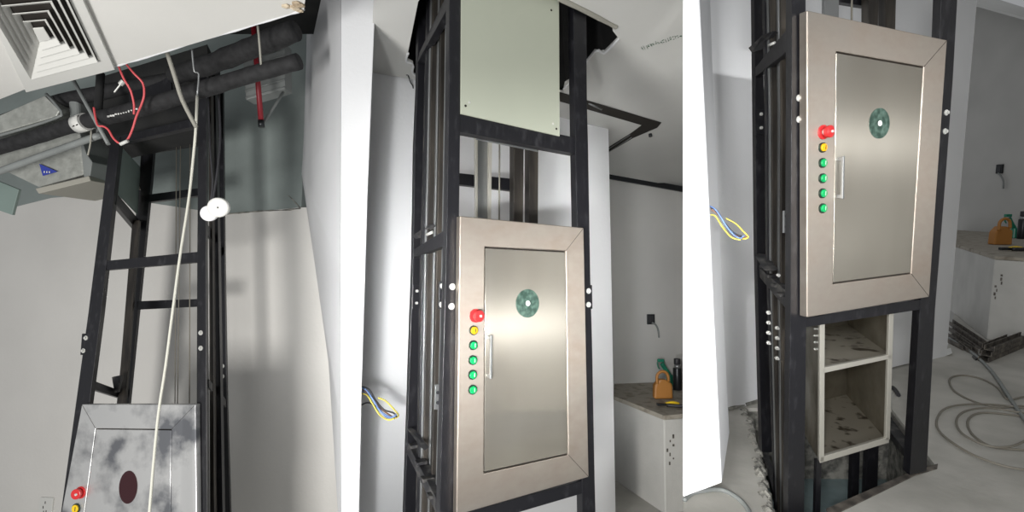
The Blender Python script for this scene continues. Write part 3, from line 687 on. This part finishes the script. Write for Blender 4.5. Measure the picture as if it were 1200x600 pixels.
for i in range(4):
    for j in range(2):
        u, v = 900+j*10, (366 if j == 0 else 384)+i*11.8
        P = G.fp(u, v, .2); d_ = G.hd*-.5-G.n; d_.normalize(); bm = bmesh.new(); add_cyl(bm, P, P+d_*.018, .0045, seg=10); add_cyl(bm, P, P+d_*.006, .008, seg=6); finish('bolt', bm, 'bolt', T3)
o = sided(G, T3, 'rail_label', [(921, 504, .06), (925, 503, .06), (924.5, 524, .06), (921, 525, .06)], G.n*.003, 'paper', 0)
P = G.fp(923, 512, .058); bm = bmesh.new(); add_box(bm, P, G.hd*.004, G.n*.001, G.up*.008); finish('label_mark', bm, 'red', o)
# guide members seen through the top gap
front(G, T3, 'guide_channel', [(966, -80), (984, -80), (983, 30), (966, 26)], .3, .02, 'bare')
front(G, T3, 'guide_rail', [(1018, -80), (1031, -80), (1029, 40), (1018, 38)], .3, .05, 'rail')
front(G, T3, 'guide_rail', [(1039, -80), (1052, -80), (1049, 46), (1038, 44)], .3, .05, 'rail')
front(G, T3, 'crossbar', [(984, -8), (1019, -4), (1019, 8), (984, 2)], D, .03)
cyl('guide_wire', G.fp(998.5, -60, .32), G.fp(998, 34, .32), .004, 'cable', T3, seg=8)
landing_door(G, T3, [(946, 12), (1110, 47), (1089, 348), (946, 372)], [(980, 60), (1083, 78), (1068, 321), (976, 333)],
             (1031, 144.5), (.054, .053),
             [(964, 155, 'stop', .021), (963, 173, 'orange', .0165), (963, 191, 'green', .0165), (963, 209, 'green', .0165), (963, 226.5, 'green', .0165), (963, 244, 'green', .0165)],
             [(988, 183), (987, 233)], grain('steel', G.hd), grain('steel_door', G.hd))
# lower tower members in the pit
fz = G.h(G.fp(1076, 555, .02))
# lift box
dc = (Vector((1, 0, 0))*.30+G.fw*.95); dc = dc/dc.dot(G.n)
T4 = thing('lift_box', 'open stainless two-shelf lift box hanging under the closed door of the right tower', 'lift box', G.fp(1000, 530, .06))
OF = .06; q4 = [G.fp(962, 345, OF), G.fp(1047, 335, OF), G.fp(1041, 518, OF), G.fp(961, 542, OF)]
dep = dc*.42; th = G.hd*.006
def quadbox(name, pts, ext, m, par, bev=.001): return prism(name, pts, ext, m, par, bev)
lft = quadbox('side_wall', [q4[0], q4[3], q4[3]+dep, q4[0]+dep], th, 'carsteel', T4)
quadbox('side_wall', [q4[1], q4[2], q4[2]+dep, q4[1]+dep], -th, 'carsteel', T4)
quadbox('back_wall', [p+dep for p in q4], dc*.006, 'carsteel', T4)
quadbox('bottom', [q4[3], q4[2], q4[2]+dep, q4[3]+dep], G.up*.008, 'carfloor', T4)
s0, s1 = G.fp(964, 434, OF), G.fp(1046, 417, OF)
quadbox('shelf', [s0, s1, s1+dep, s0+dep], G.up*.008, 'carfloor', T4)
for px in ([(961, 345), (967, 345), (966, 541), (960.5, 542)], [(1043, 340), (1048.5, 340), (1043, 515), (1038, 517)], [(965, 431), (1046, 415), (1046, 420), (965, 437.5)], [(961, 536), (1042, 512), (1042, 519), (961, 543)]):
    front(G, T4, 'edge_trim', px, OF-.012, .014, 'cartrim', .002)
for v in (388, 396, 404, 412):
    for u in (956.5, 959.5):
        P = lerp(G.fp(u+3, v, OF), G.fp(u+3, v, OF)+dc*.03, 1)-G.hd*.004
        bm = bmesh.new(); add_cyl(bm, P, P-G.hd*.004, .004, seg=10); finish('rivet', bm, 'bolt', lft)
# floor with the pit
fl3 = fz
f3 = lambda u, v: G.hz(u, v, fl3)
pit = [(872, 478), (880, 492), (884, 503), (886, 516), (890, 528), (891, 541), (895, 552), (896, 565), (901, 578), (903, 592), (908, 612), (912, 650), (985, 650), (976, 601), (1072, 556), (1099, 549), (1072, 514), (1045, 479)]
outer3 = [f3(802, 485), f3(841, 478), f3(889, 462), f3(1060, 420), f3(1109, 411), f3(1122, 350), f3(1240, 352), f3(1420, 420), f3(1360, 700), f3(1000, 900), f3(801, 900)]
holed('floor', outer3, [f3(*p) for p in pit], -G.up*.05, 'floor')
hp = [f3(*p) for p in pit]; bm = bmesh.new(); dp = .42
a = [bm.verts.new(p-G.up*.02) for p in hp]; b = [bm.verts.new(p-G.up*dp) for p in hp]; n = len(hp)
for i in range(n): bm.faces.new([a[i], a[(i+1) % n], b[(i+1) % n], b[i]])
o = finish('floor_pit_sides', bm, 'rubble'); o['kind'] = 'structure'
struct('floor_pit_bottom', [p-G.up*dp for p in [f3(860, 470), f3(1060, 470), f3(1110, 560), f3(1000, 700), f3(890, 700)]], -G.up*.02, 'pit')
edge = bmesh.new()
lp = [f3(*p) for p in pit[:12]]
for k, P in enumerate(spline(lp, 5)):
    s = random.uniform(.012, .028)
    bmesh.ops.create_icosphere(edge, subdivisions=1, radius=s, matrix=Matrix.Translation(P-G.hd*.012+Vector((random.uniform(-.012, .006), random.uniform(-.02, .02), -.012))))
o = finish('trim_broken_pit_edge', edge, 'rubble'); o['kind'] = 'structure'
struct('trim_pit_kerb', [f3(972, 607)+G.up*.001, f3(1072, 558)+G.up*.001, f3(1098, 550)+G.up*.001, f3(1099, 545)+G.up*.001, f3(1070, 553)+G.up*.001, f3(968, 598)+G.up*.001], G.up*.006, 'rebar')
# sills / channel irons in the pit, carry the tower
def pitbar(name, px, ext, m):
    return prism(name, [hitp(u, v, G.up, EYE+G.up*(fl3-o)) for u, v, o in px], ext, m, T3, .003)
pitbar('foot_channel', [(1045, 486, .05), (1092, 546, .05), (1080, 552, .05), (1034, 494, .05)], -G.up*.04, 'dusty_black')
pitbar('foot_channel', [(889, 522, .12), (897, 520, .12), (918, 585, .12), (910, 588, .12)], -G.up*.04, 'dusty_black')
front(G, T3, 'guide_rail', [(1000, 525), (1008, 523), (1006, 600), (997, 604)], .22, .03, 'black')
front(G, T3, 'guide_rail', [(1017, 520), (1030, 517), (1028, 585), (1014, 590)], .22, .03, 'black')
front(G, T3, 'pit_post', [(957, 540), (963, 540), (961, 620), (955, 620)], .05, .02, 'black')
# back wall line of the third view
WP = f3(889, 468); ang = math.radians(32); hw = Vector((1, 0, 0))*math.cos(ang)+G.fw*math.sin(ang)
p1_, p2_ = f3(872, 476), f3(1109, 417); hw = (p2_-p1_).normalized(); nw = hw.cross(G.up).normalized(); nw = nw if nw.y > 0 else -nw
wl = lambda u, v: hitp(u, v, nw, p1_)
struct('wall_back', [wl(826, -120), wl(1152, -120), wl(1145, 0), wl(1130, 170), wl(1109, 418), wl(1060, 427), wl(889, 470), wl(872, 477), wl(826, 487)], nw*.12, 'wall_lit')
# skirting scar at the foot of the wall
edge = bmesh.new(); add_tube(edge, [wl(840, 484)-nw*.004, wl(856, 478)-nw*.004, wl(872, 474.5)-nw*.004], .007, 8, 4, .6)
o = finish('trim_wall_foot_crack', edge, 'rubble'); o['kind'] = 'structure'
bm = bmesh.new(); add_prism(bm, [wl(873, 472)-nw*.002, wl(890, 467)-nw*.002, wl(889, 500)-nw*.002, wl(880, 492)-nw*.002], -nw*.006)
o = finish('trim_rough_wall_foot', bm, 'rubble'); o['kind'] = 'structure'
# far room
K3, kp3, ct3 = counter(G, (1158, 398), [(1119, 286), (1166, 300), (1215, 303), (1215, 275.5), (1121, 269.5)], fl3)
K3['label'] = 'white plastered counter block at the right picture edge above the dark steel stack'
bk0, bk1 = G.hz(1121, 269, ct3), G.hz(1215, 275, ct3); q3 = vplane(bk0, bk1, G)
far3 = lambda u, v: hitp(u, v, q3, bk0+q3*.01)
struct('wall_far', [far3(1100, -20), far3(1240, 24), far3(1240, 420), far3(1100, 390)], q3*.1, 'far_wall')
struct('wall_right', [far3(1236, -60), far3(1236, 420), Vector((2.6, 1.2, .4)), Vector((2.6, 1.2, 3.6))], Vector((.05, .02, 0)), 'grey_wall')
tr = [far3(1120, -9), far3(1240, 27), far3(1240, 32), far3(1120, -4)]
struct('trim_far_ceiling', [p-q3*.01 for p in [far3(1110, -10), far3(1260, 29), far3(1260, 34), far3(1110, -5)]], -q3*.03, 'dark_metal')
struct('ceiling_far', [far3(1112, -14), far3(1240, 23), far3(1240, 23)-q3*1.+Vector((.6, 0, 0)), far3(1112, -14)-q3*.6], G.up*.03, 'ceil2')
counter_things(G, ct3, {'spray': (1188, 279), 'jug': (1176, 287), 'flask': (1197, 280), 'pliers': (1182, 294)}, 'in the right view', 1.25)
hf3 = lambda u, v: far3(u, v)
wall_cable(hf3, q3, G.up, 1172.5, 198, [(1173, 203), (1176, 206), (1179, 212), (1179, 221)], 'small dark wall socket with a loose grey cable end in the right view', 1.5)
# near wall end between the second and third view
NP3 = 1.5
pe3 = [(800, -340), (810, -340), (820, 0), (831, 242), (837, 380), (846, 566), (838, 569), (800, 583)]
pf = [at(u, v, NP3) for u, v in pe3]
struct('wall_partition', pf, Vector((.20, .42, 0)), 'white', .004)
W3 = [([(830, 241, 1.52), (838, 245, 1.53), (845, 255, 1.53), (855, 270, 1.53), (866, 279, 1.53), (872, 276, 1.53)], 'wire_blue'),
      ([(830, 243, 1.54), (840, 247, 1.54), (849, 261, 1.54), (860, 273, 1.54), (870, 277, 1.54)], 'wire_black'),
      ([(830, 252, 1.54), (838, 253, 1.54), (846, 265, 1.54), (857, 278, 1.54), (868, 281, 1.53)], 'wire_yellow'),
      ([(831, 244, 1.55), (842, 252, 1.55), (854, 268, 1.55), (866, 278, 1.55), (876, 277, 1.55)], 'wire_brown'),
      ([(851, 256, 1.55), (862, 262, 1.55), (870, 270, 1.55), (877, 278, 1.55), (870, 280, 1.55)], 'wire_yellow'),
      ([(830, 245, 1.56), (841, 250, 1.56), (852, 266, 1.56), (864, 275, 1.56), (872, 278, 1.56)], 'wire_blue')]
wires(G, None, at(831, 243, 1.54), W3, 'loose bundle of coloured wires sticking out of the wall left of the right tower', .0022)
# cables on the floor
fc = lambda u, v, h=.006: G.hz(u, v, fl3+h)
Z = lambda p: (1060+p[0]/2.73, 380+p[1]/2.73)
loops = [[(440, 230), (382, 232), (330, 240), (300, 205), (250, 176), (190, 163), (150, 170), (145, 190), (165, 218), (230, 250), (310, 266), (382, 262), (450, 290)],
         [(460, 275), (382, 268), (300, 258), (200, 256), (130, 270), (103, 308), (118, 350), (200, 408), (300, 448), (382, 465), (470, 470)],
         [(460, 290), (382, 284), (270, 268), (195, 278), (166, 308), (185, 350), (260, 387), (330, 392), (382, 375), (460, 330)],
         [(450, 300), (382, 294), (250, 283), (204, 306), (215, 350), (270, 388), (330, 398), (382, 402), (460, 405)]]
CB = thing('electric_cable', 'coiled grey cable lying on the cement floor right of the right tower', 'cable', fc(1150, 480))
for i, l in enumerate(loops):
    tube('cable_loop', [fc(*Z(p), .006+.006*(i % 3)) for p in l], .0055, 'cable', CB, 8, 6)
tag(tube('flexible_conduit', [fc(*Z(p), .012) for p in [(120, 40), (150, 48), (215, 90), (255, 125), (290, 165), (330, 225), (370, 285), (420, 350)]], .010, 'greypipe', None, 10, 6),
    'thicker pale flexible conduit curving across the floor onto the coiled cable', 'conduit')
tag(tube('floor_hose', [fc(*p, .008) for p in ((802, 586), (808, 580), (818, 576), (845, 574), (866, 585), (878, 600), (884, 618))], .009, 'greypipe', None, 10, 6),
    'grey hose arching over the floor at the foot of the right white wall end', 'hose')
# dark steel lengths stacked by the counter
def bars(lst, label, group, h0=.0):
    for i, (a_, b_, hgt, lab) in enumerate(lst):
        P, Q_ = fc(*a_, 0), fc(*b_, 0); d_ = (Q_-P).normalized(); s_ = d_.cross(G.up).normalized()
        bm = bmesh.new(); w_ = .028
        # a channel section: web and two flanges
        m_ = (P+Q_)/2+G.up*(hgt+.003); hl = (Q_-P)/2
        add_box(bm, m_, hl, s_*w_, G.up*.003)
        add_box(bm, m_+s_*w_+G.up*.016, hl, s_*.003, G.up*.016); add_box(bm, m_-s_*w_+G.up*.016, hl, s_*.003, G.up*.016)
        o = finish('steel_channel', bm, 'rebar'); tag(o, lab, 'steel channel', group)
bars([((1112, 378), (1150, 404), .0, 'dark steel channel lying closest along the foot of the white counter'),
      ((1112, 385), (1147, 409), .0, 'dark steel channel lying second from the foot of the white counter'),
      ((1111, 392), (1140, 414), .0, 'dark steel channel lying third from the foot of the white counter'),
      ((1110, 399), (1133, 411), .0, 'short dark steel channel lying nearest the white wall end')], '', 'loose steel channels')
bars([((1152, 424), (1225, 394), .0, 'lowest front dark steel channel of the stack at the right picture edge'),
      ((1154, 415), (1225, 386), .0, 'lowest rear dark steel channel of the stack at the right picture edge'),
      ((1155, 423), (1225, 394), .036, 'middle front dark steel channel of the stack at the right picture edge'),
      ((1156, 414), (1225, 386), .036, 'middle rear dark steel channel of the stack at the right picture edge'),
      ((1158, 422), (1225, 395), .072, 'topmost dark steel channel of the stack at the right picture edge')], '', 'stacked steel channels')
tag(prism('paper_scrap', [fc(1107, 410, .004), fc(1114, 408, .004), fc(1116, 414, .02), fc(1109, 417, .004)], G.up*.002, 'paper'), 'crumpled white paper scrap at the foot of the wall end beside the channels', 'paper')
tag(prism('steel_offcut', [f3(1139, 419)+G.up*.002, f3(1145, 416)+G.up*.002, f3(1150, 420)+G.up*.002, f3(1143, 423)+G.up*.002], G.up*.012, 'dark_metal', None, .002), 'small dark offcut on the floor in front of the loose steel channels', 'offcut')
bm = bmesh.new(); add_tube(bm, [fc(1046, 454, .012), fc(1050, 458, .012), fc(1053, 463, .012)], .012, 8, 3)
tag(finish('pipe_offcut', bm, 'wire_black'), 'short black offcut on the floor behind the open lift box', 'offcut')

# ================================================================== light
def area(name, loc, target, size, energy, col=(1, 1, 1), sy=None):
    l = bpy.data.lights.new(name, 'AREA'); l.size = size; l.energy = energy; l.color = col
    if sy: l.shape = 'RECTANGLE'; l.size_y = sy
    o = bpy.data.objects.new(name, l); C.objects.link(o); o.location = loc
    o.rotation_euler = (Vector(target)-Vector(loc)).to_track_quat('-Z', 'Y').to_euler(); return o
def spot(name, loc, target, angle, energy, soft=.12, blend=.6):
    l = bpy.data.lights.new(name, 'SPOT'); l.energy = energy; l.spot_size = math.radians(angle); l.spot_blend = blend; l.shadow_soft_size = soft
    o = bpy.data.objects.new(name, l); C.objects.link(o); o.location = loc
    o.rotation_euler = (Vector(target)-Vector(loc)).to_track_quat('-Z', 'Y').to_euler()
spot('work_light', (-.6, -.9, 1.26), (.02, 2.2, 1.4), 60, 150)
spot('work_light', (-.62, -.9, 1.96), (1.5, 2.0, 1.5), 50, 290)
def highlight_strip(loc, target, length, energy, spread):  # unseen strips added to draw the highlight bands on the steel doors
    area('highlight_strip', loc, target, length, energy, sy=.05); l = bpy.data.lights[-1]
    for o in C.objects:
        if o.type == 'LIGHT' and (o.location-Vector(loc)).length < 1e-4: o.data.spread = math.radians(spread)
area('floor_light', (-1.9, -.7, .7), (-1.9, 3, 1.7), .9, 125, (1, .98, .955))
area('room_light', (-.4, -1.8, 3.3), (.4, 2.5, 1.2), 1.4, 30)
highlight_strip((-.1, -.9, 1.26), (.1, 1.9, 1.36), 1.5, 14, 38)
highlight_strip((1.7, -.9, 1.98), (1.4, 1.95, 1.95), 1.0, 5, 40)
w = bpy.data.worlds.new('room_world'); bpy.context.scene.world = w; w.use_nodes = True
bg = w.node_tree.nodes['Background']; bg.inputs[0].default_value = (.95, .97, 1, 1); bg.inputs[1].default_value = .31

cam = bpy.data.cameras.new('camera'); cam.sensor_width = 36; cam.lens = 18; cam.clip_start = .05
co = bpy.data.objects.new('camera', cam); C.objects.link(co); co.location = EYE; co.rotation_euler = (math.pi/2, 0, 0)
bpy.context.scene.camera = co
vs = bpy.context.scene.view_settings
vs.view_transform = 'Standard'; vs.look = 'None'; vs.gamma = 1; vs.exposure = 0
try: vs.use_curve_mapping = False
except Exception: pass
